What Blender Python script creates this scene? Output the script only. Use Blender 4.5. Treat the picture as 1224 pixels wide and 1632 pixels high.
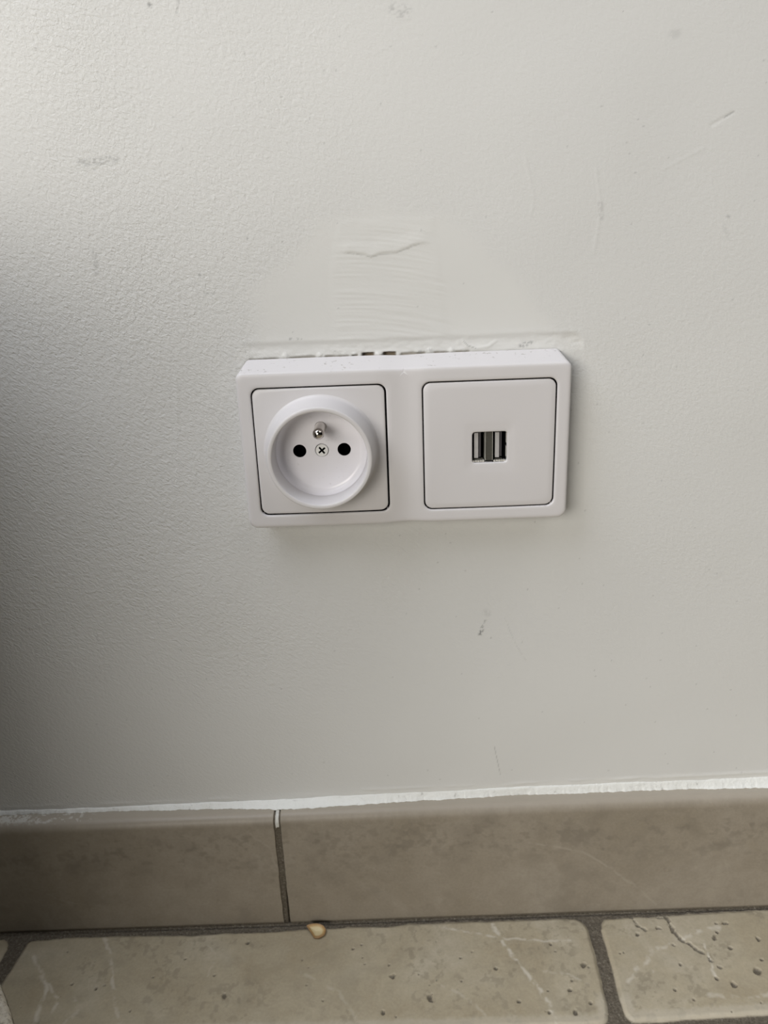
import bpy, bmesh, math
import numpy as np
from mathutils import Vector, Matrix

for o in list(bpy.data.objects): bpy.data.objects.remove(o, do_unlink=True)
S = bpy.context.scene
C = S.collection
MM = 0.001
PI = math.pi

# ------------------------------------------------------------------ camera
cam_d = bpy.data.cameras.new('camera'); cam = bpy.data.objects.new('camera', cam_d); C.objects.link(cam)
pit, yaw, rol = 0.334, -0.004, -0.038
f = Vector((math.sin(yaw)*math.cos(pit), math.cos(yaw)*math.cos(pit), -math.sin(pit)))
r0 = f.cross(Vector((0, 0, 1))).normalized(); u0 = r0.cross(f)
r = math.cos(rol)*r0 + math.sin(rol)*u0; u = -math.sin(rol)*r0 + math.cos(rol)*u0
m = Matrix(((r.x, u.x, -f.x), (r.y, u.y, -f.y), (r.z, u.z, -f.z))).to_4x4()
m.translation = Vector((-8.855, -337.238, 343.593))*MM
cam.matrix_world = m
cam_d.sensor_fit = 'VERTICAL'; cam_d.sensor_height = 24.0
cam_d.lens = 1261.2/1632*24.0
cam_d.clip_start = 0.01; cam_d.clip_end = 50
S.camera = cam

# ------------------------------------------------------------------ light
S.view_settings.view_transform = 'Standard'; S.view_settings.look = 'None'
S.view_settings.gamma = 1.0; S.view_settings.exposure = 0.0
S.view_settings.use_curve_mapping = False
W = bpy.data.worlds.new('world'); S.world = W; W.use_nodes = True
bg = W.node_tree.nodes['Background']
bg.inputs[0].default_value = (1.0, 0.90, 0.78, 1); bg.inputs[1].default_value = 0.005

def area(name, loc, target, sx, sy, power, col):
    d = bpy.data.lights.new(name, 'AREA'); d.shape = 'RECTANGLE'; d.size = sx; d.size_y = sy
    d.energy = power; d.color = col
    o = bpy.data.objects.new(name, d); C.objects.link(o); o.location = loc
    o.rotation_euler = (Vector(target)-Vector(loc)).to_track_quat('-Z', 'Y').to_euler()
    return o
area('window_light', (-0.72, -0.46, 1.68), (0, 0, 0.25), 0.7, 1.7, 17.5, (0.965, 1.0, 1.09))
area('front_fill_light', (-0.94, -1.44, 0.60), (0, 0, 0.25), 1.25, 0.75, 22.0, (1.05, 1.0, 0.91))  # unseen warm fill, low front left, for light bounced in the room
area('room_light', (0.80, -0.62, 1.55), (0, 0, 0.25), 1.0, 1.0, 4.5, (1.02, 1.0, 0.97))

# ------------------------------------------------------------------ helpers
def tag(o, label=None, cat=None, group=None, kind=None):
    if label: o['label'] = label
    if cat: o['category'] = cat
    if group: o['group'] = group
    if kind: o['kind'] = kind
    return o

def link(name, me, mats, parent=None, smooth=True):
    for mt in (mats if isinstance(mats, (list, tuple)) else [mats]): me.materials.append(mt)
    if smooth: me.polygons.foreach_set('use_smooth', [True]*len(me.polygons))
    o = bpy.data.objects.new(name, me); C.objects.link(o)
    if parent: o.parent = parent
    return o

def gridmesh(name, P, attrs=None, wrap_u=False):
    """P: (n,m,3) array in mm -> mesh; attrs: dict name -> (n,m) floats"""
    n, mm_, _ = P.shape
    me = bpy.data.meshes.new(name)
    me.vertices.add(n*mm_); me.vertices.foreach_set('co', (P*MM).astype(np.float32).ravel())
    i = np.arange(n if wrap_u else n-1)[:, None]; j = np.arange(mm_-1)[None, :]
    i2 = (i+1) % n
    q = np.stack([i*mm_+j, i2*mm_+j, i2*mm_+j+1, i*mm_+j+1], -1).reshape(-1, 4)
    nf = len(q)
    me.loops.add(nf*4); me.loops.foreach_set('vertex_index', q.ravel().astype(np.int32))
    me.polygons.add(nf); me.polygons.foreach_set('loop_start', (np.arange(nf)*4).astype(np.int32))
    me.update(calc_edges=True); me.validate()
    for k, v in (attrs or {}).items():
        a = me.attributes.new(k, 'FLOAT', 'POINT'); a.data.foreach_set('value', v.astype(np.float32).ravel())
    return me

def hash2(i, j, s):
    h = (i.astype(np.int64)*374761393 + j.astype(np.int64)*668265263 + s*974711) & 0xffffffff
    h = ((h ^ (h >> 13))*1274126177) & 0xffffffff
    h = (h ^ (h >> 16)) & 0xffffffff
    return h/4294967295.0
def vnoise(x, y, s=0):
    xi = np.floor(x); yi = np.floor(y); fx = x-xi; fy = y-yi
    fx = fx*fx*(3-2*fx); fy = fy*fy*(3-2*fy)
    a = hash2(xi, yi, s); b = hash2(xi+1, yi, s); c = hash2(xi, yi+1, s); d = hash2(xi+1, yi+1, s)
    return (a*(1-fx)+b*fx)*(1-fy)+(c*(1-fx)+d*fx)*fy
def fbm(x, y, s=0, o=4):
    v = 0; a = 0.5; t = 0
    for k in range(o):
        v = v + a*vnoise(x*2**k+17.3*k, y*2**k-9.1*k, s+k); t += a; a *= 0.5
    return v/t
def sst(a, b, x):
    t = np.clip((x-a)/(b-a), 0, 1); return t*t*(3-2*t)
def dseg(x, y, pts):
    """distance to a polyline"""
    d = np.full(np.broadcast(x, y).shape, 1e9)
    for (x0, y0), (x1, y1) in zip(pts[:-1], pts[1:]):
        dx, dy = x1-x0, y1-y0; L = dx*dx+dy*dy+1e-9
        t = np.clip(((x-x0)*dx+(y-y0)*dy)/L, 0, 1)
        d = np.minimum(d, np.hypot(x-x0-t*dx, y-y0-t*dy))
    return d
def sdpoly(x, y, pts):
    d = dseg(x, y, pts+[pts[0]])
    ins = np.zeros(d.shape, bool)
    n = len(pts)
    for k in range(n):
        x0, y0 = pts[k]; x1, y1 = pts[(k+1) % n]
        if y0 == y1: continue
        c = ((y0 > y) != (y1 > y)) & (x < (x1-x0)*(y-y0)/(y1-y0)+x0)
        ins ^= c
    return np.where(ins, -d, d)
def sdrr(x, z, hx, hz, rr):
    qx = np.abs(x)-hx+rr; qz = np.abs(z)-hz+rr
    return np.hypot(np.maximum(qx, 0), np.maximum(qz, 0))+np.minimum(np.maximum(qx, qz), 0)-rr
def axis(lo, hi, step, ext_lo, ext_hi, n=10):
    a = np.arange(lo, hi+step/2, step)
    return np.concatenate([np.linspace(ext_lo, lo, n, endpoint=False), a, np.linspace(a[-1], ext_hi, n+1)[1:]])

# node helpers
def mat(name):
    M = bpy.data.materials.new(name); M.use_nodes = True
    nt = M.node_tree; b = nt.nodes['Principled BSDF']
    return M, nt, b
def N(nt, typ, **kw):
    n = nt.nodes.new(typ)
    for k, v in kw.items():
        if k.startswith('i_'): n.inputs[k[2:].replace('_', ' ')].default_value = v
        else: setattr(n, k, v)
    return n
def attr(nt, name): return N(nt, 'ShaderNodeAttribute', attribute_name=name).outputs['Fac']
def coords(nt, scale=(1, 1, 1), rot=(0, 0, 0)):
    tc = N(nt, 'ShaderNodeTexCoord'); mp = N(nt, 'ShaderNodeMapping')
    mp.inputs['Scale'].default_value = scale; mp.inputs['Rotation'].default_value = rot
    nt.links.new(tc.outputs['Object'], mp.inputs[0]); return mp.outputs[0]
def noise(nt, vec, scale, detail=4, rough=0.5, dist=0):
    n = N(nt, 'ShaderNodeTexNoise', i_Scale=scale, i_Detail=detail, i_Roughness=rough, i_Distortion=dist)
    nt.links.new(vec, n.inputs['Vector']); return n.outputs['Fac']
def ramp(nt, fac, *stops):
    n = N(nt, 'ShaderNodeValToRGB'); cr = n.color_ramp
    while len(cr.elements) < len(stops): cr.elements.new(0.5)
    for e, (p, c) in zip(cr.elements, stops): e.position = p; e.color = (*c, 1) if len(c) == 3 else c
    nt.links.new(fac, n.inputs[0]); return n.outputs[0]
def mix(nt, fac, a, b, blend='MIX'):
    n = N(nt, 'ShaderNodeMix', data_type='RGBA', blend_type=blend)
    for s, v in ((n.inputs[0], fac), (n.inputs[6], a), (n.inputs[7], b)):
        if hasattr(v, 'is_linked'): nt.links.new(v, s)
        elif isinstance(v, (int, float)): s.default_value = v
        else: s.default_value = (*v, 1)
    return n.outputs[2]
def math_(nt, op, a, b=0.0):
    n = N(nt, 'ShaderNodeMath', operation=op)
    for s, v in ((n.inputs[0], a), (n.inputs[1], b)):
        if hasattr(v, 'is_linked'): nt.links.new(v, s)
        else: s.default_value = v
    return n.outputs[0]
def bump(nt, b, h, strength, dist, prev=None):
    n = N(nt, 'ShaderNodeBump'); n.inputs['Distance'].default_value = dist
    if hasattr(strength, 'is_linked'): nt.links.new(strength, n.inputs['Strength'])
    else: n.inputs['Strength'].default_value = strength
    nt.links.new(h, n.inputs['Height'])
    if prev is not None: nt.links.new(prev, n.inputs['Normal'])
    nt.links.new(n.outputs[0], b.inputs['Normal']); return n.outputs[0]

# ------------------------------------------------------------------ materials
def wall_material():
    M, nt, b = mat('white_wall_paint')
    v = coords(nt)
    big = noise(nt, v, 9, 3)
    col = ramp(nt, big, (0.3, (0.685, 0.69, 0.68)), (0.7, (0.715, 0.72, 0.71)))
    fresh = attr(nt, 'fresh')
    col = mix(nt, fresh, col, (0.78, 0.78, 0.75))
    col = mix(nt, attr(nt, 'earth'), col, (0.33, 0.27, 0.20))
    spk = noise(nt, coords(nt, (1, 1, 1)), 900, 3)
    dirt = math_(nt, 'MULTIPLY', attr(nt, 'dirt'), 1.0)
    col = mix(nt, dirt, col, (0.16, 0.165, 0.165))
    nt.links.new(col, b.inputs['Base Color'])
    b.inputs['Roughness'].default_value = 0.55
    b.inputs['Specular IOR Level'].default_value = 0.25
    # roller stipple: little worms running diagonally down to the right
    def dot(vec):
        n = N(nt, 'ShaderNodeVectorMath', operation='DOT_PRODUCT'); n.inputs[1].default_value = vec
        nt.links.new(v, n.inputs[0]); return n.outputs['Value']
    cb = N(nt, 'ShaderNodeCombineXYZ'); ca, sa = math.cos(math.radians(38)), math.sin(math.radians(38))
    nt.links.new(dot((ca*400, 0, -sa*400)), cb.inputs[0]); nt.links.new(dot((sa*860, 0, ca*860)), cb.inputs[1])
    st = noise(nt, cb.outputs[0], 1.0, 2, 0.5, 0.9)
    st2 = noise(nt, v, 520, 4, 0.6, 0.8)
    s = math_(nt, 'ADD', math_(nt, 'MULTIPLY', st, 0.55), math_(nt, 'MULTIPLY', st2, 0.45))
    bump(nt, b, s, attr(nt, 'stipple'), 0.0009)
    return M
M_wall = wall_material()

def caulk_material():
    M, nt, b = mat('white_caulk')
    n1 = noise(nt, coords(nt), 400, 4)
    col = ramp(nt, n1, (0.25, (0.60, 0.60, 0.57)), (0.36, (0.79, 0.80, 0.77)), (1.0, (0.84, 0.85, 0.82)))
    nt.links.new(col, b.inputs['Base Color']); b.inputs['Roughness'].default_value = 0.5
    bump(nt, b, noise(nt, coords(nt), 700, 4), 0.5, 0.0006)
    return M
M_caulk = caulk_material()

def plastic_material(name, c, rough=0.36, specks=0.0):
    M, nt, b = mat(name)
    n1 = noise(nt, coords(nt), 25, 3)
    col = mix(nt, n1, tuple(x*0.985 for x in c), c)
    if specks:
        sp = ramp(nt, noise(nt, coords(nt), 620, 2, 0.5), (0.63, (0, 0, 0)), (0.69, (1, 1, 1)))
        zone = ramp(nt, noise(nt, coords(nt), 70, 2), (0.5, (0, 0, 0)), (0.62, (1, 1, 1)))
        k = math_(nt, 'MULTIPLY', sp, zone)
        if name == 'white_plastic':      # dust lies on the upward face
            ge = N(nt, 'ShaderNodeNewGeometry'); sx_ = N(nt, 'ShaderNodeSeparateXYZ'); nt.links.new(ge.outputs['Normal'], sx_.inputs[0])
            k = math_(nt, 'MULTIPLY', k, ramp(nt, sx_.outputs['Z'], (0.3, (0, 0, 0)), (0.7, (1, 1, 1))))
        else: k = math_(nt, 'MULTIPLY', k, 0.35)
        col = mix(nt, math_(nt, 'MULTIPLY', k, specks), col, (0.30, 0.28, 0.25))
    nt.links.new(col, b.inputs['Base Color'])
    b.inputs['Roughness'].default_value = rough
    b.inputs['Specular IOR Level'].default_value = 0.45
    bump(nt, b, noise(nt, coords(nt), 2500, 2), 0.12, 0.00006)
    return M
M_plastic = plastic_material('white_plastic', (0.695, 0.68, 0.69), 0.38, 0.6)
M_cover = plastic_material('white_cover_plastic', (0.695, 0.68, 0.69), 0.33)
M_well = plastic_material('white_well_plastic', (0.92, 0.91, 0.96), 0.2, 0.5)

def plain(name, c, rough=0.5, metal=0.0, spec=0.5, nz=None):
    M, nt, b = mat(name)
    n1 = noise(nt, coords(nt), nz or 300, 3)
    col = ramp(nt, n1, (0.3, tuple(x*0.85 for x in c)), (0.7, c))
    nt.links.new(col, b.inputs['Base Color'])
    b.inputs['Roughness'].default_value = rough; b.inputs['Metallic'].default_value = metal
    b.inputs['Specular IOR Level'].default_value = spec
    return M
M_black = plain('recess_black', (0.0015, 0.0015, 0.002), 0.8, 0, 0.03)  # port interiors; also paints the shade in contact holes and screw recess
M_dark = plain('gap_shade_black', (0.004, 0.004, 0.004), 0.9, 0, 0.03)  # stands in for the shade in the insert gaps
M_steel = plain('nickel_steel', (0.62, 0.58, 0.54), 0.16, 1.0)
M_screw = plain('screw_highlight_white', (0.97, 0.97, 0.96), 0.3, 0.0)  # white in place of metal, the head's highlight painted in
M_shell = plain('usb_shell_metal', (0.92, 0.90, 0.83), 0.4, 0.6)
M_divider = plain('divider_metal', (0.085, 0.082, 0.07), 0.5, 0.3, nz=1800)
M_tongue = plain('grey_tongue_plastic', (0.50, 0.49, 0.49), 0.5)
M_purple = plain('dark_contact_plastic', (0.075, 0.07, 0.08), 0.5)

def stone(name, base, dark, light, vein, rough):
    M, nt, b = mat(name)
    v = coords(nt)
    a1 = noise(nt, v, 22, 6, 0.6, 0.8)
    col = ramp(nt, a1, (0.30, dark), (0.52, base), (0.75, light))
    a2 = noise(nt, v, 160, 5, 0.65, 0.3)
    col = mix(nt, ramp(nt, a2, (0.35, (0.5,)*3), (0.75, (0, 0, 0))), col, tuple(x*0.72 for x in base))
    a3 = noise(nt, v, 700, 3, 0.6)
    col = mix(nt, 0.14, col, ramp(nt, a3, (0.35, tuple(x*0.7 for x in base)), (0.65, tuple(min(1, x*1.25) for x in base))))
    col = mix(nt, attr(nt, 'stain'), col, tuple(x*0.60 for x in base))
    col = mix(nt, attr(nt, 'vein'), col, vein)
    col = mix(nt, attr(nt, 'paint'), col, (0.66, 0.66, 0.62))
    # cement where the joint / pit mask is set
    g = ramp(nt, noise(nt, v, 900, 4, 0.7), (0.3, (0.07, 0.058, 0.042)), (0.6, (0.15, 0.13, 0.10)), (0.75, (0.32, 0.30, 0.25)))
    col = mix(nt, attr(nt, 'cement'), col, g)
    nt.links.new(col, b.inputs['Base Color'])
    rr = math_(nt, 'ADD', math_(nt, 'MULTIPLY', attr(nt, 'cement'), 0.9-rough), rough)
    nt.links.new(rr, b.inputs['Roughness'])
    b.inputs['Specular IOR Level'].default_value = 0.4
    h = math_(nt, 'ADD', math_(nt, 'MULTIPLY', a2, 0.25), math_(nt, 'MULTIPLY', math_(nt, 'MULTIPLY', a3, attr(nt, 'cement')), 1.2))
    bump(nt, b, h, 0.22, 0.0006)
    return M
M_floor = stone('tumbled_travertine', (0.46, 0.405, 0.295), (0.355, 0.295, 0.195), (0.56, 0.515, 0.415), (0.62, 0.58, 0.49), 0.5)
M_base = stone('greige_skirting_tile', (0.335, 0.295, 0.238), (0.275, 0.238, 0.182), (0.37, 0.333, 0.278), (0.40, 0.36, 0.30), 0.42)

# ------------------------------------------------------------------ setting: wall
ZC = 258.77                       # height of the outlet's centre
def build_wall():
    xs = axis(-232, 200, 0.5, -900, 900, 12)
    zs = axis(60, 445, 0.5, -20, 1600, 12)
    X, Z = np.meshgrid(xs, zs, indexing='ij')
    # large unevenness
    h = 0.9*(fbm(X/60, Z/60, 3, 2)-0.5)
    # where the roller stipple is strong
    sm = sdpoly(X, Z, [(-61, 296), (-61, 322), (-30, 350), (-4, 354), (22, 349), (52, 322), (64, 296)])
    patch = sst(5, -5, sm+6*(fbm(X/9, Z/9, 8)-0.5))
    left = sst(40, -130, X)
    st = 0.2+0.5*left
    st = st*(0.6+0.8*fbm(X/40, Z/40, 12, 2))*(1.35-0.6*sst(280, 380, Z))
    st = np.where(Z < 215, st*(0.35+0.65*sst(80, 215, Z)+0.0), st)
    st = st*(1-0.8*patch)*(1-0.75*sst(14, 3, np.abs(X*0.9)+0)*sst(250, 340, Z)*0)
    # trowel strokes inside the patch
    zc_ = Z+0.003*(X+25)**2
    sw = 4*(fbm(X/22, zc_/0.75, 20, 2)-0.5)*sst(4, -3, sdpoly(X, Z, [(-25, 349), (13, 348), (17, 330), (21, 297), (-27, 298), (-26, 332)]))
    h += 0.05*sw*(0.4+fbm(X/6, Z/5, 21, 2))
    pe = sdpoly(X, Z, [(-24, 351), (14, 350), (16, 333), (19.5, 300), (-27, 300), (-27.5, 332)])+1.6*(fbm(X/7, Z/7, 31)-0.5)
    h += 0.07*sst(1.3, -1.3, pe)
    # torn paint ridge
    cr = [(-24, 338.6), (-21.3, 338.2), (-16.0, 337.6), (-11.5, 336.4), (-7.6, 337.3), (-1.8, 337.5), (1.6, 338.6), (4.9, 339.7), (8.2, 340.8), (13.3, 340.1)]
    cx = [p[0] for p in cr]; cz = [p[1] for p in cr]
    line = np.interp(X, cx, cz)+1.0*(fbm(X/1.6, X*0, 40, 3)-0.5)
    inx = sst(-25, -20, X)*sst(14, 8, X)
    dz = Z-line
    h += inx*(0.25*sst(-0.1, 0.5, dz)*sst(7, 0.5, dz))
    # shallow recess left by an older, larger plate
    rz = sdrr(X-2.5, Z-ZC, 73.5, 44.0, 5)+0.7*(fbm(X/9, Z/9, 50, 3)-0.5)
    side = np.maximum(sst(ZC+36, ZC+42, Z)*sst(-72, -55, X), 0.12)
    h -= 0.42*sst(1.1, -1.1, rz)*side
    h += 0.05*np.exp(-((rz-1.3)/1.1)**2)*sst(ZC+38, ZC+43, Z)*(0.5+fbm(X/12, Z/12, 51))
    inrec = sst(0.5, -1, rz)*sst(ZC+36, ZC+38, Z)
    h += inrec*0.4*(fbm(X/3.5, Z/1.6, 52, 4)-0.5)
    # curved trowel scratch over the right-hand half
    for pts, a in (([(26.1, 301.0), (27.6, 299.2), (31.4, 298.0), (36.0, 298.6), (39.5, 300.6)], 0.5), ([(24, 301.5), (28, 302.5)], 0.25),
                   ([(-96.1, 291), (-99.5, 262), (-101.3, 240.8)], 0.16), ([(-96.2, 282.9), (-78.2, 275.4)], 0.16),
                   ([(-96.4, 290), (-97.2, 275)], 0.14), ([(122.2, 380.0), (129.8, 384.1)], -0.25), ([(45.1, 171.3), (49, 160), (55.4, 148.4)], 0.08),
                   ([(50, 372), (54, 356), (53, 350)], 0.12), ([(78, 366), (81, 352), (79, 335)], 0.12), ([(105, 365), (120, 372)], 0.1)):
        h += 0.5*a*np.exp(-(dseg(X, Z, pts)/0.55)**2)
    # gap between plaster and the frame's top edge: ragged holes with bare plaster
    hole = np.zeros_like(X); earth = np.zeros_like(X)
    wz = 1.0*(fbm(X/2.6, X*0, 60, 4)-0.5)
    for x0, x1, zt, dp, e in ((-48, -36, 297.25, 0.5, .35), (-33, -22, 297.15, 0.5, .4), (-21.5, -18.5, 297.1, 1.2, .8), (-17.2, -11.6, 297.5, 4, 1.0),
                              (-8.3, -2.3, 297.7, 4, 1.0), (-1, 10.4, 297.2, 0.6, .5), (13, 20, 297.1, .6, .5), (22, 29, 297.0, .5, .4), (-65, -52, 297.0, .6, .2)):
        k = sst(0, 1.0, X-x0)*sst(0, 1.0, x1-X)*sst(0.25, -0.25, Z-zt-wz)*sst(290, 292, Z)
        hole = np.maximum(hole, k*dp); earth = np.maximum(earth, k*e)
    h -= hole
    for cxx, czz, rr_, a in ((-49.4, 297.7, 1.3, .5), (-34.8, 297.6, 1.1, .4), (-20.2, 297.3, .9, .5), (-10.0, 297.2, 1.0, .7), (20.8, 297.5, 1.2, .4), (11.5, 297.5, 1.2, .4)):
        k = sst(rr_*1.3, rr_*0.4, np.hypot(X-cxx, (Z-czz)*1.1)+0.7*(fbm(X/0.9, Z/0.9, 61, 2)-0.5))
        h += a*k; earth *= (1-k)
    # dirt
    dirt = np.zeros_like(X)
    ng = fbm(X/1.2, Z/0.6, 70, 3); nf = fbm(X/0.7, Z/0.7, 71, 3)
    def smear(pts, w, a, tex=nf, th=0.42):
        nonlocal dirt
        d = dseg(X, Z, pts)
        dirt = np.maximum(dirt, a*sst(w, w*0.2, d)*sst(th, th+0.2, tex))
    smear([(-123.5, 375.0), (-109.5, 376.2)], 2.2, 0.30, ng, .38)
    smear([(-122.9, 342.0), (-123.8, 334)], 1.8, 0.26, nf, .4)
    smear([(-89.6, 427.6), (-89.0, 427.2)], 1.0, 0.6, nf, 0.2)
    smear([(-78.4, 429), (-79.8, 424.8)], 0.7, 0.35, nf, 0.3)
    smear([(1, 422.8), (5, 421.8)], 3.6, 0.30, ng, .45)
    smear([(-60.9, 345.2), (-60.9, 345.0)], 0.6, 0.5, nf, .1)
    smear([(-81.8, 331.9), (-81.7, 331.5)], 0.7, 0.45, nf, .1)
    smear([(-83.4, 324.5), (-75.7, 324.2)], 0.5, 0.35, nf, .4)
    smear([(35.6, 169.8), (33.4, 163.2)], 1.5, 0.62, nf, .45)
    smear([(33.6, 165.2), (33.3, 163.0)], 0.45, 0.8, nf, .2)
    smear([(40.8, 99.6), (44.1, 82.4)], 0.35, 0.32, nf, .2)
    smear([(45.1, 171.3), (50, 158), (55.4, 148.4)], 0.35, 0.14, nf, .35)
    smear([(127, 382.6), (130.2, 384.4)], 0.5, 0.40, nf, .2)
    smear([(80.5, 353.1), (81.2, 347.8)], 1.6, 0.20, nf, .38)
    smear([(104.5, 411.2), (106, 411.6)], 2.4, 0.14, nf, .3)
    smear([(131.8, 346.6), (132.5, 346.4)], 0.8, 0.30, nf, .3)
    smear([(131, 343), (133, 338)], 1.2, 0.10, nf, .3)
    smear([(-46.9, 304.7), (-42.3, 304.5)], 0.7, 0.45, nf, .4)
    smear([(50.2, 298.4), (54.5, 299.6)], 1.5, 0.55, nf, .42)
    smear([(26.1, 301), (27.6, 299.3), (31.0, 298.1)], 0.3, 0.45, nf, .2)
    smear([(7, 297.2), (12, 298.2)], 1.2, 0.4, nf, .4)
    smear([(36, 175), (37, 174)], 2.5, 0.14, nf, .35)
    smear([(38.5, 161.2), (38.6, 161.0)], 0.5, 0.5, nf, .1)
    smear([(-21, 338.0), (-16, 337.3), (-11.5, 336.2), (-7.6, 337), (-1.8, 337.3), (1.6, 338.4), (8, 340.5)], 0.35, 0.22, nf, .2)
    # specks of dust
    c = hash2(np.floor(X/2.1), np.floor(Z/2.1), 90)
    ox = hash2(np.floor(X/2.1), np.floor(Z/2.1), 91); oz = hash2(np.floor(X/2.1), np.floor(Z/2.1), 92)
    d = np.hypot((X/2.1) % 1-0.25-0.5*ox, (Z/2.1) % 1-0.25-0.5*oz)
    dirt = np.maximum(dirt, 0.30*(c > 0.993)*sst(0.22, 0.1, d))
    # faint patchy darker ring round the plate
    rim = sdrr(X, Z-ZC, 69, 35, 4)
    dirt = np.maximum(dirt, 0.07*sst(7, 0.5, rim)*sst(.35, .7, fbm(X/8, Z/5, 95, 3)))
    # fresh filler patches
    fresh = np.maximum(0.3*sst(2, -3, sdpoly(X, Z, [(-60, 303), (-58, 322), (-31, 318), (-30, 303)])+8*(fbm(X/8, Z/8, 97)-0.5)),
                       0.3*sst(2, -3, sdpoly(X, Z, [(19, 303), (17, 320), (45, 326), (64, 304)])+8*(fbm(X/8, Z/8, 98)-0.5)))
    fresh = np.maximum(fresh, 0.25*patch)
    fresh = np.maximum(fresh, inrec*0.3)
    # thin run of paint above the caulk
    lip = np.interp(X, [-215, -150, -72, -20, 45, 110, 182], [71.2, 70.4, 71.0, 73.5, 73.5, 74.7, 75.5])
    fresh = np.maximum(fresh, 0.45*sst(5, 0, Z-lip+3*(fbm(X/12, Z/3, 99)-0.5))*sst(-60, 20, X))
    h += 0.25*np.exp(-((Z-lip-2.6)/1.0)**2)*sst(.35, .7, fbm(X/14, Z/3, 101, 3))
    P = np.stack([X, -h, Z], -1)
    me = gridmesh('wall_back', P, dict(stipple=np.clip(st, 0, 1), dirt=np.clip(dirt, 0, 1), fresh=fresh, earth=earth))
    return tag(link('wall_back', me, M_wall), kind='structure')
build_wall()

# ------------------------------------------------------------------ setting: skirting tiles with grout joint
def ztop(x):
    return np.where(x < -70.5, 69.2+0*x, 69.6+(x+70)*0.0068)
JX = lambda z: -70.2-0.006*(z-35)               # middle of the joint between the two skirting tiles
def build_baseboard():
    xs = axis(-232, 200, 0.5, -900, 900, 12)
    xs = np.sort(np.concatenate([xs[(xs < -74.3) | (xs > -66.2)], np.arange(-74.1, -66.3, 0.18)]))
    ys = []; zo = []                                    # profile: ledge, rounded arris, face
    for y in np.linspace(1.5, -5.2, 14): ys.append(y); zo.append(-0.02*abs(y))
    for a in np.linspace(0, PI/2, 14)[1:]: ys.append(-5.4-4.6*math.sin(a)); zo.append(-0.1-4.6*(1-math.cos(a)))
    prof = list(zip(ys, zo)); nl = len(prof)
    face = np.linspace(0, 1, 130)[1:]
    X = np.repeat(xs[:, None], nl+len(face), 1); Y = np.zeros_like(X); Z = np.zeros_like(X)
    zt = ztop(xs)
    for k, (y, dz) in enumerate(prof): Y[:, k] = y; Z[:, k] = zt+dz
    zb = zt-4.7
    for k, t in enumerate(face): Y[:, nl+k] = -10.0; Z[:, nl+k] = zb*(1-t)-0.5*t
    s = np.concatenate([[p[0] for p in prof], -10-np.linspace(0, 64, 130)[1:]])  # arc parameter
    Sg = np.repeat(s[None, :], len(xs), 0)
    wob = 0.9*(fbm(Z/5, Z*0, 110, 3)-0.5)*0.9
    jd = np.abs(X-JX(Z)+wob*0.6)-1.65-0.3*(fbm(Z/3, X*0, 111, 2)-0.5)
    joint = sst(0.25, -0.25, jd)
    crack = np.exp(-((X-JX(Z)-1.25)/0.35)**2)*sst(30, 12, Z)
    depth = 0.9*sst(0.25, -0.25, jd)+1.2*crack
    depth += 0.25*joint*(fbm(X/1, Z/1, 112, 3)-0.5)
    # bottom edge softly rounded, skirting is very slightly uneven
    depth += 0.5*sst(1.2, 0.2, Z)
    depth += 0.25*(fbm(X/50, Sg/50, 113, 2)-0.5)
    ky = sst(-4, -9, Sg)
    Y2 = Y+depth*ky; Z2 = Z-depth*(1-ky)
    stain = 0.5*sst(.50, .66, 0.65*fbm(X/3.0, Sg/2.4, 123, 5)+0.35*fbm(X/16, Sg/9, 120, 3))*np.exp(-((Sg+24)/14)**2)+0.35*sst(.55, .8, fbm(X/13, Sg/11, 121, 5))+0.3*sst(.6, .8, fbm(X/3, Sg/3, 122, 4))*sst(.5, .7, fbm(X/20, Sg/20, 124, 2))
    vein = np.zeros_like(X)
    for pts, w, a in (([(58, 48), (63.1, 46.9), (85.2, 41.1), (101.1, 29.1), (115.1, 16.1), (125.9, 3.8)], 0.55, .45), ([(-90.1, 63.4), (-75.6, 50.9), (-72.7, 38)], .5, .25),
                      ([(20, 52), (8, 44), (3, 36), (12, 30)], 0.7, .25), ([(-10, 40), (-3, 47), (8, 52)], .6, .2), ([(150, 45), (158, 38), (162, 22)], .5, .2), ([(-205, 30), (-180, 18), (-160, 14)], .4, .2)):
        d = dseg(X+2.5*(fbm(X/6, Z/6, 130)-0.5), Z+2.5*(fbm(X/6, Z/6, 131)-0.5), pts)
        vein = np.maximum(vein, a*sst(w*1.7, w*0.3, d)*sst(.25, .6, fbm(X/4, Z/4, 132, 3)))
    vein *= (1-joint); stain *= (1-joint)
    # white paint smeared on the ledge and down the first part of the joint
    nf = fbm(X/1.3, Sg/1.3, 140, 3)
    paint = sst(.44, .56, nf)*sst(-192, -200, X-2*Sg*0)*sst(-8, -6, Sg)*0.8
    paint = np.maximum(paint, 0.65*sst(.60, .68, fbm(X/1.8, Sg/1.2, 141, 3))*sst(-160, -175, X)*sst(-8.5, -7, Sg))
    pj = sst(0.35, -0.1, np.abs(X-JX(Z)-0.1)-0.85-0.5*(nf-0.5))*sst(ztop(X)-7.4, ztop(X)-6.8, Z+0.6*(nf-0.5))
    paint = np.maximum(paint, pj)
    Y2 = Y2-0.7*pj*(Sg < -5); Z2 = Z2+0.6*pj*(Sg >= -5)
    pale = 0.9*sst(-11.5, -5.5, Sg)*(1-joint)  # overhead light on ledge and arris, put into the colour
    cement = np.clip(np.maximum(joint, sst(0.7, 0.2, Z)*0.8), 0, 1)
    P = np.stack([X, Y2, Z2], -1)
    me = gridmesh('baseboard_back', P, dict(stain=np.clip(stain, 0, .8), vein=np.maximum(vein, pale), paint=paint*(1-0.0*joint), cement=cement*(1-paint)))  # vein mask also carries the painted ledge light
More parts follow.
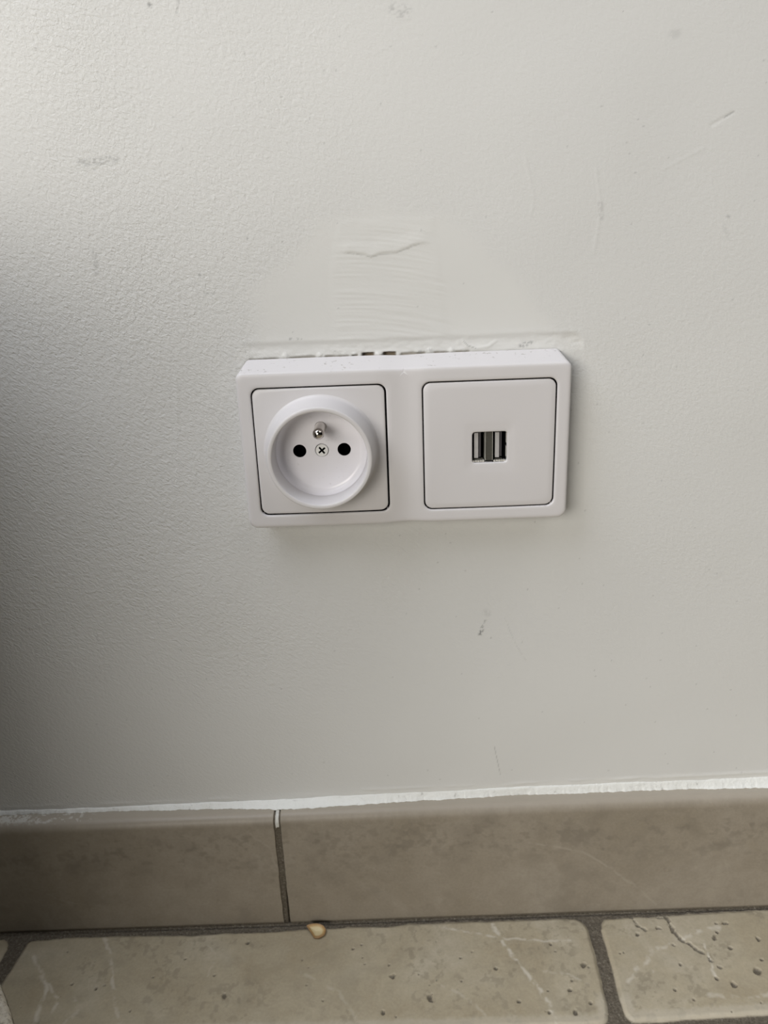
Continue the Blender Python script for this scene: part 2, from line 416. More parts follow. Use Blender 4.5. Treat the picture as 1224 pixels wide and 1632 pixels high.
    return tag(link('baseboard_back', me, M_base), kind='structure')
build_baseboard()

# ------------------------------------------------------------------ setting: caulk bead
def build_caulk():
    xs = np.arange(-300, 300, 0.4)
    zt = np.interp(xs, [-215, -150, -72, -20, 45, 110, 182], [71.3, 71.0, 71.8, 73.5, 74.2, 75.0, 75.3])
    zt = zt+0.9*(fbm(xs/7, xs*0, 150, 4)-0.5)
    yl = np.interp(xs, [-214, -150, -90, -74, -71, -60, -52, -16, 45, 110, 142, 182], [-1.2, -1.1, -2.4, -4.0, -4.9, -4.6, -4.4, -3.0, -1.3, -1.6, -2.3, -3.2])
    yl = yl+1.1*(fbm(xs/2.2, xs*0, 151, 3)-0.5)+0.7*(fbm(xs/14, xs*0, 152, 2)-0.5)
    zl = ztop(xs)
    T = np.linspace(0, 1, 11)
    X = np.repeat(xs[:, None], 13, 1); Y = np.zeros_like(X); Z = np.zeros_like(X)
    Y[:, 0] = 1.2; Z[:, 0] = zt+0.2
    for k, t in enumerate(T):
        bulge = 0.55*math.sin(PI*t)
        Y[:, k+1] = -0.35*min(1, t*8)*1 + yl*t**1.3-bulge*0.4
        Z[:, k+1] = zt+(zl+0.15-zt)*(1-(1-t)**1.6)+bulge*0.35
    Y[:, 12] = yl+0.15; Z[:, 12] = zl-0.6
    Y[:, 1:12] += 0.22*(fbm(X[:, 1:12]/4.5, Z[:, 1:12]/1.5, 153, 2)-0.5)
    me = gridmesh('trim_1', np.stack([X, Y, Z], -1))
    return tag(link('trim_1', me, M_caulk), kind='structure')
build_caulk()

# ------------------------------------------------------------------ setting: floor of tumbled stone tiles
TILES = [  # outlines in mm
    [(-206.5, -14.8), (-188, -13.6), (-171, -13.8), (-154, -13.8), (-120, -14.7), (-100, -14.1), (-73, -14.3), (-63, -13.6), (-37, -13.0), (-16, -13.4), (-4, -12.2), (29, -12.6), (63, -12.3), (82, -12.6), (88.2, -15.0), (87.2, -42), (85.6, -71.0), (84.8, -73.0), (-211.5, -70.5), (-209.5, -40)],
    [(96.2, -13.6), (113, -12.7), (130, -12.7), (147, -12.3), (186, -10.8), (330, -10.5), (330, -67.0), (158, -70.2), (122, -71.4), (92.6, -72.0), (93.0, -55), (94.0, -38), (94.6, -20)],
    [(-400, -12.8), (-217.5, -13.2), (-216.0, -18), (-217.2, -40), (-219.5, -70), (-400, -70)],
]
def build_floor():
    xs = axis(-236, 196, 0.45, -900, 900, 14)
    ys = axis(-96, -4, 0.45, -1500, 30, 20)
    # remaining rows of tiles towards the room
    tiles = [list(t) for t in TILES]
    y0 = -78.0; k = 0
    while y0 > -380:
        y1 = y0-98; x0 = -560+(k*137) % 160
        while x0 < 500:
            tiles.append([(x0, y0), (x0+192, y0), (x0+192, y1), (x0, y1)]); x0 += 199
        y0 = y1-7; k += 1
    X, Y = np.meshgrid(xs, ys, indexing='ij')
    sd = np.full(X.shape, 1e3)
    wx = 1.0*(fbm(X/6, Y/6, 200, 3)-0.5); wy = 1.0*(fbm(X/6, Y/6, 201, 3)-0.5)
    for t in tiles:
        # rounded corners: shrink-and-grow on the signed distance
        bx = (min(p[0] for p in t)-5, max(p[0] for p in t)+5, min(p[1] for p in t)-5, max(p[1] for p in t)+5)
        ii = np.where((xs > bx[0]) & (xs < bx[1]))[0]; jj = np.where((ys > bx[2]) & (ys < bx[3]))[0]
        if not len(ii) or not len(jj): continue
        sl = np.ix_(ii, jj)
        sx, sy = X[sl]+wx[sl], Y[sl]+wy[sl]
        d = sdpoly(sx, sy, t)
        cx = sum(p[0] for p in t)/len(t); cy = sum(p[1] for p in t)/len(t)
        for p in t:      # extra rounding of sharp corners
            pass
        sd[sl] = np.minimum(sd[sl], d)
    # corner rounding at the cross joints
    for cx, cy, sx, sy, R in ((88.0, -12.4, -1, -1, 8), (95.2, -12.6, 1, -1, 6.5), (92.8, -72.0, 1, 1, 5), (85, -72.5, -1, 1, 5), (-207.5, -14.0, 1, -1, 5), (-216.2, -13.0, -1, -1, 6)):
        qx = (X-cx)*sx; qy = (Y-cy)*sy
        k = (qx < R) & (qy < R) & (qx > -3) & (qy > -3)
        dd = np.hypot(R-qx, R-qy)-R
        sd = np.where(k, np.maximum(sd, dd), sd)
    # chipped notches in the right-hand tile's back edge
    chip = np.zeros_like(X)
    nz = fbm(X/1.5, Y/1.5, 205, 3)
    for pts, w in (([(112.0, -12), (114.4, -19.5), (116.8, -21.8)], 1.3), ([(117.5, -12.5), (128, -14.6)], 0.7), ([(130.6, -13.0), (130.9, -24.5), (133.5, -29.5), (137, -32.0), (140.5, -36.5)], 1.5),
                   ([(142.8, -40.4), (143.4, -41.6)], 1.1), ([(145.5, -45.2), (146.3, -46.2)], 1.0), ([(149.8, -29.2), (151.0, -26.6)], 1.3), ([(155, -19.5), (160, -20.0)], 0.9), ([(124, -20.8), (125.6, -21.8)], 1.4), ([(127.5, -30), (128.4, -32.0)], 0.8)):
        chip = np.maximum(chip, sst(w, w*0.35, dseg(X, Y, pts)+2.6*(nz-0.5)+0.25))
    pits = [(-14.5, -44.4, 1.5), (3.3, -56.3, 1.7), (-19.2, -63.2, 1.0), (-89.4, -21.6, .8), (66.6, -28.7, .8), (36.5, -41.8, .9), (80.1, -41.4, 1.4), (72.5, -49.8, .6), (70.5, -54.9, 1.0), (78.4, -62.3, .9), (70.3, -66.3, 1.1),
            (127.5, -43.2, 1.1), (152.9, -25.0, .7), (155.7, -34.9, 1.1), (148.7, -55.1, 1.5), (163, -48.2, 1.9), (141.8, -51.5, .9), (172, -30, 1.2), (168, -42, .9), (127, -62, .7), (-96.2, -51.9, 1.3), (-173.5, -42.5, .7), (-160.4, -45.4, .7), (-60, -33, .5), (-30, -25, .5), (-120, -30, .6), (112, -24.5, .9), (-140, -58, .6), (20, -35, .5), (45, -60, .8), (58, -66, .9), (-48, -56, .6), (102, -35, .5)]
    rng = np.random.RandomState(4)
    for _ in range(46): pits.append((rng.uniform(-200, 195), rng.uniform(-95, -20), rng.uniform(.25, .6)))
    pit = np.zeros_like(X)
    for px, py, pr in pits:
        ii = np.where(np.abs(xs-px) < 5)[0]; jj = np.where(np.abs(ys-py) < 5)[0]
        if not len(ii) or not len(jj): continue
        sl = np.ix_(ii, jj)
        d = np.hypot(X[sl]-px, (Y[sl]-py)*0.9)+pr*1.3*(nz[sl]-0.5)
        pit[sl] = np.maximum(pit[sl], sst(pr*1.15, pr*0.6, d))
    e = np.clip(-sd, 0, 6)
    tile_h = -1.5*(1-sst(-0.6, 2.2, e))**1.5
    h = np.where(sd < 0, tile_h, -2.0)
    joint = sst(-0.35, 0.3, sd)
    grout_h = -1.45+0.8*(fbm(X/2.5, Y/2.5, 210, 4)-0.5)+sst(-16, -9, Y)*0.7
    h = np.where(sd > -0.4, np.maximum(h, grout_h), h)
    h = h-1.3*chip*(1-joint)-1.1*pit*(1-joint)
    # crumbling gap right at the foot of the skirting
    gap = sst(-12.6+0*X, -11.6, Y)*sst(-9.4, -10.2, Y)
    line = np.interp(X, [-236, -120, -60, -20, 40, 200], [-10.3, -10.5, -10.4, -10.3, -10.4, -10.3])
    gk = np.exp(-((Y-line+0.8*(fbm(X/5, X*0, 212, 3)-0.5))/0.45)**2)
    h -= 2.2*gk
    h += 0.35*(fbm(X/30, Y/30, 213, 2)-0.5)+0.10*(fbm(X/3, Y/3, 214, 3)-0.5)
    vein = np.zeros_like(X)
    qx = X+2.4*(fbm(X/5, Y/5, 220, 3)-0.5); qy = Y+2.4*(fbm(X/5, Y/5, 221, 3)-0.5)
    for pts, w, a in (([(-198.9, -25.6), (-191.8, -35.1), (-185.7, -42.4), (-184.4, -52.6), (-183.0, -66)], 1.0, .65), ([(-184.8, -42.4), (-176.4, -52.9), (-176.9, -60)], .8, .55),
                      ([(-168, -14), (-164.3, -17.4), (-156.1, -34.6), (-151.5, -47.1), (-143.1, -64.4), (-140, -90)], .8, .55),
                      ([(38.6, -15.8), (42.0, -25.7), (49.1, -40.9), (54.9, -51.5), (58.8, -61.6), (60.1, -72)], 1.1, .75), ([(8, -15), (15.4, -16.8), (39.1, -23.7), (58.0, -26.4), (77.1, -27.2)], .7, .6),
                      ([(98.3, -53.2), (104, -46), (111.1, -41.5), (117, -34), (123.4, -32.8), (142.5, -24.1), (155, -22)], 1.2, .65), ([(143.5, -29.9), (143.1, -42.8), (141.9, -49.7)], .8, .8),
                      ([(99, -42), (108, -44), (113, -47)], .9, .4), ([(60, -44), (72, -46), (80, -52)], .7, .35), ([(-60, -40), (-40, -52), (-30, -70)], .7, .25), ([(10, -50), (22, -58), (30, -70)], .8, .3),
                      ([(-110, -22), (-104, -30), (-106, -40)], .6, .25), ([(-170, -50), (-165, -56), (-170, -64)], .8, .4), ([(135, -60), (150, -63), (165, -60)], 1.2, .5)):
        vein = np.maximum(vein, 1.15*a*sst(w*1.7, 0, dseg(qx, qy, pts)+0.8*(fbm(X/1.5, Y/1.5, 223, 3)-0.5))*sst(.3, .62, fbm(X/3.0, Y/3.0, 222, 3)))
    # the sawn edge band of each tile is paler
    vein = np.maximum(vein, 0.35*sst(-6.5, -3.5, sd+2*(nz-0.5))*sst(-55, -62, Y))
    stain = 0.5*sst(.54, .68, fbm(X/2.4, Y/2.4, 230, 5))*sst(.4, .6, fbm(X/18, Y/18, 231, 2))+0.25*sst(.5, .8, fbm(X/12, Y/8, 232, 4))
    ring = np.exp(-((np.hypot(X-69, Y+54)-9)/1.3)**2)*0.25+np.exp(-((np.hypot(X-71, Y+65)-3.4)/1)**2)*0.3
    stain = np.maximum(stain, ring)
    cem = np.clip(np.maximum(joint, np.maximum(chip*0.75, pit*0.85)), 0, 1)
    P = np.stack([X, Y, h], -1)
    P = P[:, ::-1] if False else P
    me = gridmesh('floor', P, dict(stain=np.clip(stain*(1-cem), 0, .8), vein=vein*(1-cem), paint=np.zeros_like(X), cement=cem))
    return tag(link('floor', me, M_floor), kind='structure')
build_floor()

# ------------------------------------------------------------------ added unseen block left of view, put there to throw the shade
def box_mesh(name, x0, x1, y0, y1, z0, z1, bev=0.0):
    bm = bmesh.new()
    vs = [bm.verts.new((x*MM, y*MM, z*MM)) for x in (x0, x1) for y in (y0, y1) for z in (z0, z1)]
    for q in ((0, 1, 3, 2), (4, 6, 7, 5), (0, 4, 5, 1), (2, 3, 7, 6), (0, 2, 6, 4), (1, 5, 7, 3)):
        bm.faces.new([vs[i] for i in q])
    if bev: bmesh.ops.bevel(bm, geom=bm.edges[:], offset=bev*MM, segments=3, affect='EDGES', profile=0.5)
    bmesh.ops.recalc_face_normals(bm, faces=bm.faces)
    me = bpy.data.meshes.new(name); bm.to_mesh(me); bm.free(); return me
SHADE_BLOCK_DIMS = (-520, -240, -330, 0, 0, 371)
def build_shade_block():
    M, nt, b = mat('shade_block_dark')  # dark so the added block bounces little light
    n1 = noise(nt, coords(nt), 12, 3)
    nt.links.new(ramp(nt, n1, (0.3, (0.05, 0.045, 0.033)), (0.7, (0.065, 0.055, 0.04))), b.inputs['Base Color'])
    b.inputs['Roughness'].default_value = 0.7
    tag(link('shade_block', box_mesh('shade_block', *SHADE_BLOCK_DIMS, bev=4), M, smooth=False), kind='structure')
build_shade_block()

# ------------------------------------------------------------------ the outlet
def rr_ray(cx, cz, x0, x1, z0, z1, rads, n, extra=()):
    """points on a rounded rectangle hit by rays from (cx,cz); rads = (bl, br, tr, tl)"""
    ang = list(np.linspace(-PI, PI, n, endpoint=False))
    ang += [math.atan2(z-cz, x-cx) for x, z in ((x0, z0), (x1, z0), (x1, z1), (x0, z1))]
    ang += list(extra); ang = np.array(sorted(set(round(a, 6) for a in ang)))
    return ang
def rr_points(ang, cx, cz, x0, x1, z0, z1, rads):
    out = []
    for a in ang:
        dx, dz = math.cos(a), math.sin(a)
        tx = ((x1 if dx > 0 else x0)-cx)/dx if abs(dx) > 1e-9 else 1e9
        tz = ((z1 if dz > 0 else z0)-cz)/dz if abs(dz) > 1e-9 else 1e9
        t = min(tx, tz)
        for (qx, qz, sx, sz), R in zip(((x0, z0, 1, 1), (x1, z0, -1, 1), (x1, z1, -1, -1), (x0, z1, 1, -1)), rads):
            if R <= 0: continue
            ox, oz = qx+sx*R, qz+sz*R
            px, pz = cx+dx*t, cz+dz*t
            if (px-ox)*sx < 0 and (pz-oz)*sz < 0:
                # ray against the corner arc
                bx, bz = cx-ox, cz-oz
                B = bx*dx+bz*dz; Cc = bx*bx+bz*bz-R*R
                D = B*B-Cc
                if D > 0: t = -B+math.sqrt(D)
        out.append((cx+dx*t, cz+dz*t))
    return np.array(out)

def empty(name, loc):
    o = bpy.data.objects.new(name, None); C.objects.link(o); o.location = Vector(loc)*MM
    o.empty_display_size = 0.02
    return o
outlet = empty('wall_outlet', (0, 0, ZC))
tag(outlet, 'white double wall outlet with round power socket and twin USB ports on white wall', 'outlet')

FY = -12.0
def build_frame():
    bm = bmesh.new()
    x1, zt, zb = 69.2, 34.1, -33.6
    for side in (1, -1):
        cx = 35.5
        ang = rr_ray(cx, 0, 0, x1, zb, zt, (), 180, [math.atan2(q, -cx) for i in (0, .2, .7, 1.4) for q in (zt-i, zb+i)] +
                     list(np.linspace(-0.82, -0.70, 14))+list(np.linspace(0.70, 0.85, 14)) +
                     [s*(PI-q) for s in (1, -1) for q in np.linspace(0.65, 0.95, 20)])
        outs = lambda i: rr_points(ang, cx, 0, 0 if True else i, x1-i, zb+i, zt-i, (0, 4.0-i*0.6, 2.6-i*0.6, 0))
        hole = lambda g: rr_points(ang, cx, 0, cx-27.62-g, cx+27.62+g, -27.4-g, 27.4+g, (3.6, 3.6, 3.6, 3.6))
        g = 0.48
        rings = []       # (points, y)
        rings.append((hole(g), FY+5.5)); rings.append((hole(g), FY+0.5)); rings.append((hole(g+0.12), FY+0.12)); rings.append((hole(g+0.5), FY))
        A, B = hole(g+0.5), outs(1.4)
        for t in (0.25, 0.5, 0.75): rings.append((A*(1-t)+B*t, FY))
        rings.append((B, FY)); rings.append((outs(0.7), FY+0.12)); rings.append((outs(0.2), FY+0.42)); rings.append((outs(0.0), FY+0.95))
        o0 = outs(0.0)
        for t in (0.25, 0.6, 1.0):
            q = o0.copy()
            q[:, 0] *= 1+(66.9/69.2-1)*t
            q[:, 1] = np.where(q[:, 1] > 0, q[:, 1]*(1+(38.0/34.1-1)*t), q[:, 1]*(1+(33.4/33.6-1)*t))
            rings.append((q, FY+0.95+(11.6-0.95)*t))
        vs = []
        for pts, y in rings:
            row = []
            for (x, z) in pts:
                yy = y
                c = math.exp(-(x/7.0)**2)
                if y < FY+1: yy = y+0.75*c
                zz = z*(1-0.010*c) if abs(z) > 30 else z
                row.append(bm.verts.new((side*x*MM, yy*MM, zz*MM)))
            vs.append(row)
        n = len(ang)
        nface = 7
        for k in range(len(vs)-1):
            for i in range(n):
                j = (i+1) % n
                a, b_, c_, d = vs[k][i], vs[k][j], vs[k+1][j], vs[k+1][i]
                if k >= nface and abs(a.co.x) < 1e-6 and abs(b_.co.x) < 1e-6 and abs(c_.co.x) < 1e-6 and abs(d.co.x) < 1e-6: continue
                if side < 0: a, b_, c_, d = d, c_, b_, a
                try: bm.faces.new((a, b_, c_, d))
                except ValueError: pass
    bmesh.ops.remove_doubles(bm, verts=bm.verts, dist=2e-6)
    bmesh.ops.recalc_face_normals(bm, faces=bm.faces)
    me = bpy.data.meshes.new('frame'); bm.to_mesh(me); bm.free()
    return link('frame', me, M_plastic, outlet)
build_frame()

def strip_rings(name, rings, mats, parent, closed=True, cap_first=False, cap_last=False):
    """rings: list of (n,3) arrays mm in the outlet's local frame"""
    P = np.stack(rings, 1)
    me = gridmesh(name, P, wrap_u=closed)
    if cap_first or cap_last:
        bm = bmesh.new(); bm.from_mesh(me); bm.verts.ensure_lookup_table()
        n, k = P.shape[:2]
        if cap_first: bm.faces.new([bm.verts[i*k] for i in range(n)])
        if cap_last: bm.faces.new([bm.verts[i*k+k-1] for i in range(n)])
        bmesh.ops.recalc_face_normals(bm, faces=bm.faces); bm.to_mesh(me); bm.free()
    else:
        bm = bmesh.new(); bm.from_mesh(me); bmesh.ops.recalc_face_normals(bm, faces=bm.faces); bm.to_mesh(me); bm.free()
    return link(name, me, mats, parent)

# black strips standing in for the shade in the thin gaps round the inserts
def build_gap_strips():
    bm = bmesh.new()
    for cx in (-35.5, 35.5):
        for x0, x1, z0, z1 in ((cx-29.2, cx-27.2, -28.9, 28.9), (cx+27.2, cx+29.2, -28.9, 28.9), (cx-29.2, cx+29.2, 27.1, 29.0), (cx-29.2, cx+29.2, -29.0, -27.1)):
            t = box_mesh('tmp', x0, x1, -10.7, -8.6, z0, z1); bm.from_mesh(t); bpy.data.meshes.remove(t)
    me = bpy.data.meshes.new('gap_shade_strips'); bm.to_mesh(me); bm.free()
    return link('gap_shade_strips', me, M_dark, outlet, smooth=False)
build_gap_strips()

def lathe_pts(cx, cz, prof, n=128):
    a = np.linspace(0, 2*PI, n, endpoint=False)
    return [np.stack([cx+r_*np.cos(a), np.full(n, y), cz+r_*np.sin(a)], -1) for r_, y in prof]

def ring3(p2, y):
    return np.stack([p2[:, 0], np.full(len(p2), y) if np.isscalar(y) else y, p2[:, 1]], -1)

def cover_rings(cx, cz, hx, hz, inner, R=3.2, dome=0.35):
    """rounded square with softly falling edges round an inner outline function inner(ang)"""
    ang = np.array(sorted(set(np.round(np.concatenate([np.linspace(-PI, PI, 240, endpoint=False),
          np.concatenate([q+np.linspace(-0.09, 0.09, 16) for q in (PI/4, -PI/4, 3*PI/4, -3*PI/4)])]), 6))))
    o = lambda i: rr_points(ang, cx, cz, cx-hx+i, cx+hx-i, cz-hz+i, cz+hz-i, (R-i*.5,)*4)
    I = inner(ang)
    rings = [ring3(o(0), FY+4.5), ring3(o(0), FY+0.5+dome), ring3(o(0.12), FY+0.16+dome), ring3(o(0.45), FY+dome)]
    A, B = o(0.45), I
    for t in (0.15, 0.3, 0.5, 0.75, 1.0):
        p = A*(1-t)+B*t
        d = np.maximum(np.abs(p[:, 0]-cx)/hx, np.abs(p[:, 1]-cz)/hz)
        cor = (np.abs(p[:, 0]-cx)/hx*np.abs(p[:, 1]-cz)/hz)
        rings.append(ring3(p, FY+dome*cor**2.2))
    rings[3][:, 1] = FY+dome*(np.abs(A[:, 0]-cx)/hx*np.abs(A[:, 1]-cz)/hz)**2.2
    rings[2][:, 1] = rings[3][:, 1]+0.14
    rings[1][:, 1] = rings[3][:, 1]+0.45
    return rings, ang

# --- power socket insert
SX = -35.62
rings, ang = cover_rings(SX, 0.05, 27.45, 27.25, lambda a: np.stack([SX+24.4*np.cos(a), 24.4*np.sin(a)], -1), dome=0.7)
cover = strip_rings('socket_cover', rings, M_cover, outlet)
prof = [(24.7, FY+0.15), (24.4, FY-0.05), (23.9, FY-0.35), (23.4, FY-1.0), (23.05, FY-2.2), (22.65, FY-4.5), (22.1, FY-8), (21.62, FY-11.8), (21.55, FY-12.2), (21.42, FY-12.42),
        (21.2, FY-12.52), (20.6, FY-12.54), (20.0, FY-12.5), (19.8, FY-12.38), (19.68, FY-12.15), (19.6, FY-11.5), (19.5, FY-4), (19.45, FY+0.0), (19.3, FY+0.9)]
strip_rings('collar', lathe_pts(SX, 0, prof), M_cover, cover)
# well floor: dished edge ring, then a flat disc with four openings
def disc_with_holes():
    bm = bmesh.new()
    yF = -9.55
    def loop(pts, y):
        vs = [bm.verts.new((p[0]*MM, y*MM, p[1]*MM)) for p in pts]
        es = [bm.edges.new((vs[i], vs[(i+1) % len(vs)])) for i in range(len(vs))]
        return vs, es
    circ = lambda cx, cz, r_, n=48: [(cx+r_*math.cos(2*PI*i/n), cz+r_*math.sin(2*PI*i/n)) for i in range(n)]
    E = []
    v0, e0 = loop(circ(SX, 0, 16.2, 96), yF); E += e0
    holes = []
    for cx, cz, r_ in ((SX-9.5, 0, 2.85), (SX+9.5, 0, 2.85), (SX, 0, 2.95), (SX, 10, 2.5)):
        v, e = loop(circ(cx, cz, r_), yF); E += e; holes.append((v, e))
    bmesh.ops.triangle_fill(bm, use_beauty=True, edges=E)
    for v, e in holes:
        ret = bmesh.ops.extrude_edge_only(bm, edges=e)
        for q in ret['geom']:
            if isinstance(q, bmesh.types.BMVert): q.co.y += 1.2*MM
    # outer dished ring
    prev = v0; n = len(v0)
    for r_, y in ((17.0, yF-0.12), (17.8, yF-0.5), (18.6, yF-1.3), (19.2, yF-2.2), (19.4, yF-3.0)):
        cur = [bm.verts.new(((SX+r_*math.cos(2*PI*i/n))*MM, y*MM, r_*math.sin(2*PI*i/n)*MM)) for i in range(n)]
        for i in range(n): bm.faces.new((prev[i], prev[(i+1) % n], cur[(i+1) % n], cur[i]))
        prev = cur
    bmesh.ops.recalc_face_normals(bm, faces=bm.faces)
    me = bpy.data.meshes.new('socket_well'); bm.to_mesh(me); bm.free()
    return link('socket_well', me, M_well, cover)
well = disc_with_holes()
for p in well.data.polygons:
    if len(p.vertices) == 3: p.use_smooth = False
for sx in (-9.5, 9.5):
    strip_rings('contact_hole', lathe_pts(SX+sx, 0, [(2.84, -9.0), (2.84, -3.0), (0.01, -2.9)], 40), M_black, cover)
# screw head with a cross recess
def screw():
    bm = bmesh.new(); y = -9.75; E = []
    n = 56; R = 2.62
    def loop(pts, yy):
        vs = [bm.verts.new((p[0]*MM, yy*MM, p[1]*MM)) for p in pts]
        return vs, [bm.edges.new((vs[i], vs[(i+1) % len(vs)])) for i in range(len(vs))]
    v0, e0 = loop([(SX+R*math.cos(2*PI*i/n), R*math.sin(2*PI*i/n)) for i in range(n)], y)
    a, l = 0.40, 1.75
    cross = [(a, a), (a, l), (-a, l), (-a, a), (-l, a), (-l, -a), (-a, -a), (-a, -l), (a, -l), (a, -a), (l, -a), (l, a)]
    th = math.radians(38)
    cross = [(SX+p[0]*math.cos(th)-p[1]*math.sin(th), p[0]*math.sin(th)+p[1]*math.cos(th)) for p in cross]
    v1, e1 = loop(cross, y)
    bmesh.ops.triangle_fill(bm, use_beauty=True, edges=e0+e1)
    def skirt(vs, off, scale=1.0):
        cur = [bm.verts.new((SX*MM+(v.co.x-SX*MM)*scale, v.co.y+off*MM, v.co.z*scale)) for v in vs]
        for i in range(len(vs)): bm.faces.new((vs[i], vs[(i+1) % len(vs)], cur[(i+1) % len(vs)], cur[i]))
        return cur
    skirt(v0, 1.2, 1.02)
    fs = len(bm.faces)
    c = skirt(v1, 1.1, 0.85); bm.faces.new(c)
    bm.faces.ensure_lookup_table()
    for fc in list(bm.faces)[fs:]: fc.material_index = 1  # cross recess blackened, its shade put into the colour
    bmesh.ops.recalc_face_normals(bm, faces=bm.faces)
    me = bpy.data.meshes.new('screw'); bm.to_mesh(me); bm.free()
    return link('screw', me, [M_screw, M_black], cover, smooth=False)
tag(screw(), 'bright cross-head screw')
# earth pin
pin_prof = [(2.42, -8.6), (2.42, -20.6)]+[(2.42*math.cos(a), -21.1-2.42*math.sin(a)) for a in np.linspace(0, PI/2*0.98, 12)]+[(0.01, -23.52)]
strip_rings('earth_pin', lathe_pts(SX, 10, pin_prof, 48), M_steel, cover)['label'] = 'round metal earth pin'

# --- USB insert
UX = 35.45
HX0, HX1, HZ0, HZ1 = UX-7.2, UX+7.6, -7.6, 5.9
hcx, hcz = (HX0+HX1)/2, (HZ0+HZ1)/2
def usb_cover():
    inner = lambda a: rr_points(a, UX, 0, HX0-3.9, HX1+3.6, HZ0-4.6, HZ1+4.9, (3, 3, 3, 3))
    rings, ang = cover_rings(UX, 0, 27.5, 27.3, inner, dome=0.45)
    last = rings[-1]; last[:, 1] = FY
    A = last[:, [0, 2]]
    port = lambda i: rr_points(ang, UX, 0, HX0-i, HX1+i, HZ0-i, HZ1+i, (1.4,)*4)
    rings.append(ring3(A*0.8+port(.5)*0.2, FY+0.03))
    rings.append(ring3(A*0.5+port(.5)*0.5, FY+0.11))
    rings.append(ring3(A*0.25+port(.5)*0.75, FY+0.17))
    rings.append(ring3(port(0.4), FY+0.2))
    rings.append(ring3(port(0.12), FY+0.27)); rings.append(ring3(port(0.0), FY+0.5)); rings.append(ring3(port(0.0), FY+2.6))
    return strip_rings('usb_cover', rings, M_cover, outlet)
ucov = usb_cover()
def boxes(name, lst, mats, parent, bev=0.08):
    bm = bmesh.new()
    for (x0, x1, y0, y1, z0, z1, mi) in lst:
        t = box_mesh('tmp', x0, x1, y0, y1, z0, z1, bev)
        n0 = len(bm.faces); bm.from_mesh(t); bpy.data.meshes.remove(t)
        bm.faces.ensure_lookup_table()
        for fc in bm.faces[n0:]: fc.material_index = mi
    me = bpy.data.meshes.new(name); bm.to_mesh(me); bm.free()
    return link(name, me, mats, parent, smooth=False)
yi = FY+0.9
for x0, last in ((HX0, False), (HX0+8.9, True)):
    w = 5.4 if not last else 5.6
    lst = [(x0+0.2, x0+w, FY+6.9, FY+7.3, HZ0, HZ1, 1),                        # back of the port
           (x0+0.05, x0+w, FY+1.6, FY+7.0, HZ0+0.25, HZ0+0.55, 0), (x0+0.05, x0+w, FY+1.6, FY+7.0, HZ1-0.3, HZ1-0.05, 1),
           (x0-0.2, x0+0.1, FY+1.2, FY+7.0, HZ0+0.1, HZ1-0.1, 1),
           (x0+1.0, x0+2.7, FY+1.6, FY+7.0, HZ0+1.9, HZ1-0.65, 2),           # tongue
           (x0+2.72, x0+3.9, FY+2.6, FY+7.0, HZ0+2.1, HZ1-0.5, 3)]
    if last:
        lst += [(x0+4.4, x0+5.5, FY+2.6, FY+7.0, HZ0+0.6, HZ1-0.1, 1), (HX1-0.35, HX1-0.1, FY+1.3, FY+5.0, HZ0+2.2, HZ0+6.8, 0), (HX1-0.3, HX1-0.05, FY+1.3, FY+5.0, HZ0+8.2, HZ1-1.0, 0)]
    for q in range(5):
        bx = x0+0.3+q*1.05
        lst.append((bx, bx+0.8, FY+1.0+0.12*(q % 2), FY+3.4, HZ0+0.15+0.12*(q % 2), HZ0+0.85, 0))
    o = boxes('usb_port', lst, [M_shell, M_black, M_tongue, M_purple], ucov)
boxes('port_divider', [(HX0+5.75, HX0+8.65, FY+1.15, FY+6.0, HZ0+0.9, HZ1-0.15, 0), (HX0+5.64, HX0+5.76, FY+0.75, FY+6.0, HZ0+0.9, HZ1-0.15, 1), (HX0+8.64, HX0+8.76, FY+0.75, FY+6.0, HZ0+0.9, HZ1-0.15, 1)], [M_divider, M_shell], ucov, 0.04)

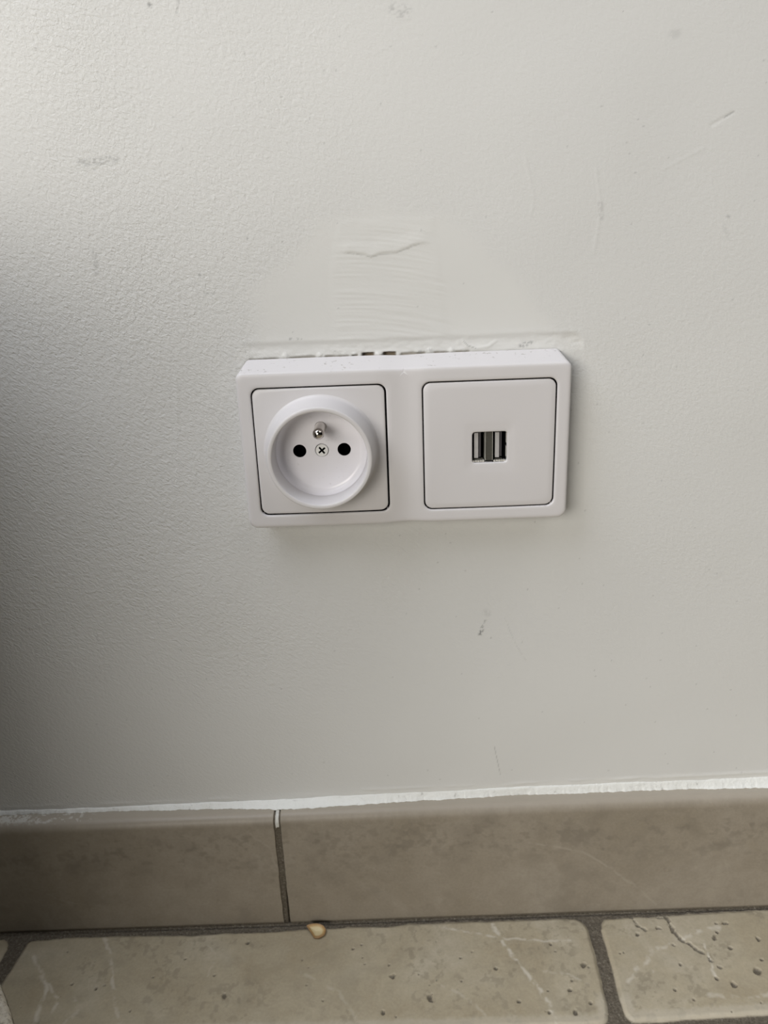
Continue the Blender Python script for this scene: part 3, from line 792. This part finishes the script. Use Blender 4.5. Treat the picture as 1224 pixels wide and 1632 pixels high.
# ------------------------------------------------------------------ small dried flake lying on the floor joint
def build_flake():
    M, nt, b = mat('dried_flake')
    col = ramp(nt, attr(nt, 'rim'), (0.55, (0.62, 0.52, 0.30)), (0.8, (0.40, 0.22, 0.06)), (1.0, (0.20, 0.09, 0.02)))
    n1 = noise(nt, coords(nt), 500, 3)
    col = mix(nt, n1, col, (0.66, 0.58, 0.40), 'MULTIPLY') if False else mix(nt, math_(nt, 'MULTIPLY', n1, 0.3), col, (0.60, 0.52, 0.34))
    nt.links.new(col, b.inputs['Base Color']); b.inputs['Roughness'].default_value = 0.45
    out = [(-6.0, 2.2), (-3.4, 3.0), (0, 3.4), (3.2, 2.6), (4.9, 0.4), (4.4, -2.6), (1.6, -4.4), (-1.0, -4.2), (-2.6, -1.8), (-4.6, 0.6)]
    n = 60; a = np.linspace(0, len(out), n, endpoint=False)
    ox = np.interp(a, range(len(out)+1), [p[0] for p in out]+[out[0][0]]); oy = np.interp(a, range(len(out)+1), [p[1] for p in out]+[out[0][1]])
    for _ in range(3):
        ox = (np.roll(ox, 1)+ox*2+np.roll(ox, -1))/4; oy = (np.roll(oy, 1)+oy*2+np.roll(oy, -1))/4
    rings = []; rim = []
    for t, z in ((0.02, 0.9), (0.3, 1.0), (0.6, 1.4), (0.8, 1.9), (0.93, 2.3), (1.0, 2.3), (1.03, 1.9), (0.97, 1.2), (0.8, 0.5), (0.4, 0.15), (0.02, 0.1)):
        zz = z+0.25*np.sin(a*1.3)*t
        rings.append(np.stack([ox*t, oy*t, zz], -1)); rim.append(np.full(n, min(1, t)))
    P = np.stack(rings, 1)
    me = gridmesh('seed_husk', P, dict(rim=np.stack(rim, 1)), wrap_u=True)
    bm = bmesh.new(); bm.from_mesh(me); bmesh.ops.recalc_face_normals(bm, faces=bm.faces); bm.to_mesh(me); bm.free()
    o = link('seed_husk', me, M); o.location = Vector((-53.6, -16.2, -0.1))*MM
    o.rotation_euler = (math.radians(14), 0, math.radians(-4))
    tag(o, 'tiny yellow-brown dried husk lying on the floor against the skirting tile', 'husk')
build_flake()

# ------------------------------------------------------------------ corner of a nubby rug
def build_rug():
    M, nt, b = mat('beige_nubby_wool')
    n1 = noise(nt, coords(nt), 420, 4, 0.6)
    nt.links.new(ramp(nt, n1, (0.3, (0.42, 0.38, 0.30)), (0.5, (0.80, 0.74, 0.62)), (0.75, (0.88, 0.84, 0.73))), b.inputs['Base Color'])
    b.inputs['Roughness'].default_value = 0.95
    bump(nt, b, noise(nt, coords(nt), 800, 3), 0.7, 0.0008)
    out = [(-209.5, -41.0), (-201.5, -51), (-195.0, -60), (-189.5, -68), (-184, -82), (-181, -100), (-180, -130), (-182, -190), (-330, -190), (-340, -60), (-330, -46), (-300, -40), (-240, -36), (-215, -36.5)]
    xs = np.concatenate([np.arange(-344, -240, 3.0), np.arange(-240, -176, 0.5)]); ys = np.concatenate([np.arange(-194, -96, 2.0), np.arange(-96, -32, 0.5)])
    X, Y = np.meshgrid(xs, ys, indexing='ij')
    sd = sdpoly(X, Y, out)+0.5*(fbm(X/1.6, Y/1.6, 300, 2)-0.5)
    e = np.clip(-sd/3.0, 0, 1)
    top = np.sqrt(1-(1-e)**2)*5.0
    top = top+0.9*(fbm(X/1.1, Y/1.1, 301, 2)-0.5)*e
    top = np.where(sd > 0, -0.3, top)
    bm = bmesh.new(); me = gridmesh('rug', np.stack([X, Y, top], -1)); bm.from_mesh(me)
    bmesh.ops.delete(bm, geom=[v for v in bm.verts if v.co.z < -0.2*MM and all(w.other_vert(v).co.z < -0.2*MM for w in v.link_edges)], context='VERTS')
    edge = [e_ for e_ in bm.edges if e_.is_boundary]
    bmesh.ops.holes_fill(bm, edges=edge, sides=0)
    bm.to_mesh(me); bm.free()
    o = link('rug', me, M)
    tag(o, 'edge of a pale beige nubby rug on the floor at the bottom left corner', 'rug')
build_rug()
